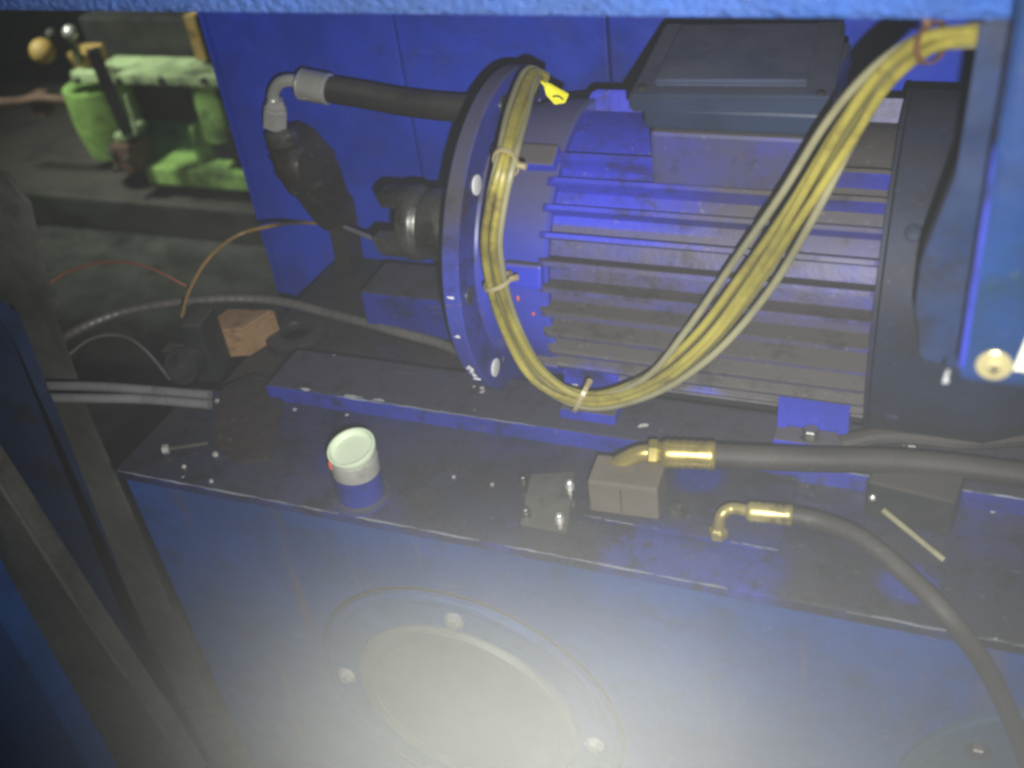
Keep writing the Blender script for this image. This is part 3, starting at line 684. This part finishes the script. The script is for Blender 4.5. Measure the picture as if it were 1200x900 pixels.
obj('lever', bm_tube([G(108, 58, -.10), G(128, 105, -.10), G(150, 156, -.10)], .024, 4, 2), 'blackiron', gm)
obj('lever_edge', bm_tube([G(147, 112, -.12), G(154, 132, -.12), G(160, 157, -.12)], .006, 6, 2), 'greenpale', gm)
gbox('bracket', 132, 158, 148, 166, -.05, .10, 'greenpale', .003)
rc = gbox('rusty_clamp', 124, 170, 160, 204, -.06, .09, 'brownrust', .010)
for (u, v) in ((132, 178), (150, 186), (138, 197)):
    p = G(u, v, -.06); hexhead((p.x, p.y, p.z), (0, -1, 0), .011, .012, 'clamp_bolt', 'darksteel', rc)
for u in (92, 140, 190, 240):
    p = G(u, 94, -.03); hexhead((p.x, p.y, p.z), (0, -1, 0), .010, .010, 'plate_bolt', 'blackiron', gm)
def ball(name, u, v, rpx, m, dy=-.05):
    b = bmesh.new(); bmesh.ops.create_uvsphere(b, u_segments=20, v_segments=12, radius=rpx * .0021, matrix=Matrix.Translation(G(u, v, dy))); obj(name, b, m, gm, True, 80)
ball('knob', 50, 60, 16, 'ochre'); ball('ball_handle', 82, 38, 9, 'steel', -.08); ball('knob', 60, 40, 7, 'olive')
gbox('lever_hub', 76, 62, 110, 88, .0, .08, 'ochre', .01)
obj('lever_arm', bm_tube([G(82, 40, -.06), G(90, 62, -.02), G(94, 76, .02)], .012, 8, 3), 'darksteel', gm, True)
obj('feed_rod', bm_tube([G(-30, 120, .0), G(20, 119, .0), G(45, 115, .0), G(84, 118, .02)], .012, 10, 4), 'brownrust', gm, True)
gbox('rod_bracket', 30, 112, 54, 138, .01, .05, 'brownrust', .006)

# ------------------------------------------------------------------ pale volume added to imitate flash glare before the tank
mc = CAM + (ROT @ _cv(590, 1020)).normalized() * .50
bmk = bmesh.new(); bmesh.ops.create_icosphere(bmk, subdivisions=4, radius=1.0)
mr = (.32, .22, .29)
glare_veil = obj('glare_veil', bmk, 'white', None, True); glare_veil.location = mc; glare_veil.scale = mr
glare_veil['kind'] = 'stuff'; glare_veil['label'] = 'pale volume added to imitate flash glare before the tank front'; glare_veil['category'] = 'glare_veil'
mm = bpy.data.materials.new('glare_volume'); mm.use_nodes = True; nt = mm.node_tree
nt.nodes.remove(nt.nodes['Principled BSDF']); out = nt.nodes['Material Output']
pv = nt.nodes.new('ShaderNodeVolumePrincipled'); pv.inputs['Color'].default_value = (.93, .955, .88, 1)
tc = nt.nodes.new('ShaderNodeTexCoord')
ln = nt.nodes.new('ShaderNodeVectorMath'); ln.operation = 'LENGTH'; nt.links.new(tc.outputs['Object'], ln.inputs[0])
mr_ = nt.nodes.new('ShaderNodeMapRange'); mr_.interpolation_type = 'SMOOTHERSTEP'
mr_.inputs['From Min'].default_value = 1.0; mr_.inputs['From Max'].default_value = 0.0
mr_.inputs['To Min'].default_value = 0.0; mr_.inputs['To Max'].default_value = 1.0
nt.links.new(ln.outputs['Value'], mr_.inputs['Value'])
no = nt.nodes.new('ShaderNodeTexNoise'); no.inputs['Scale'].default_value = 2.2; no.inputs['Detail'].default_value = 3
nt.links.new(tc.outputs['Object'], no.inputs['Vector'])
nr = nt.nodes.new('ShaderNodeMapRange'); nr.inputs['From Min'].default_value = .3; nr.inputs['From Max'].default_value = .7
nr.inputs['To Min'].default_value = .55; nr.inputs['To Max'].default_value = 1.2
nt.links.new(no.outputs['Fac'], nr.inputs['Value'])
pw = nt.nodes.new('ShaderNodeMath'); pw.operation = 'POWER'; pw.inputs[1].default_value = 2.6; nt.links.new(mr_.outputs[0], pw.inputs[0])
mu = nt.nodes.new('ShaderNodeMath'); mu.operation = 'MULTIPLY'; nt.links.new(pw.outputs[0], mu.inputs[0]); nt.links.new(nr.outputs[0], mu.inputs[1])
mu2 = nt.nodes.new('ShaderNodeMath'); mu2.operation = 'MULTIPLY'; nt.links.new(mu.outputs[0], mu2.inputs[0]); mu2.inputs[1].default_value = 2.0
nt.links.new(mu2.outputs[0], pv.inputs['Density']); nt.links.new(pv.outputs[0], out.inputs['Volume'])
glare_veil.data.materials.clear(); glare_veil.data.materials.append(mm)

# ------------------------------------------------------------------ thin even volume added to lift the dark tones everywhere
hz = obj('added_haze', bm_box(-6.6, 4.6, -2.6, 5.9, FLOOR - 1.05, 2.7), 'white')
hz['kind'] = 'stuff'; hz['label'] = 'thin even volume added to lift dark tones over the whole place'; hz['category'] = 'added_haze'
hm = bpy.data.materials.new('added_thin_haze'); hm.use_nodes = True; nt = hm.node_tree
nt.nodes.remove(nt.nodes['Principled BSDF'])
pv = nt.nodes.new('ShaderNodeVolumePrincipled'); pv.inputs['Color'].default_value = (.9, .94, .95, 1); pv.inputs['Density'].default_value = .018
nt.links.new(pv.outputs[0], nt.nodes['Material Output'].inputs['Volume'])
hz.data.materials.clear(); hz.data.materials.append(hm)
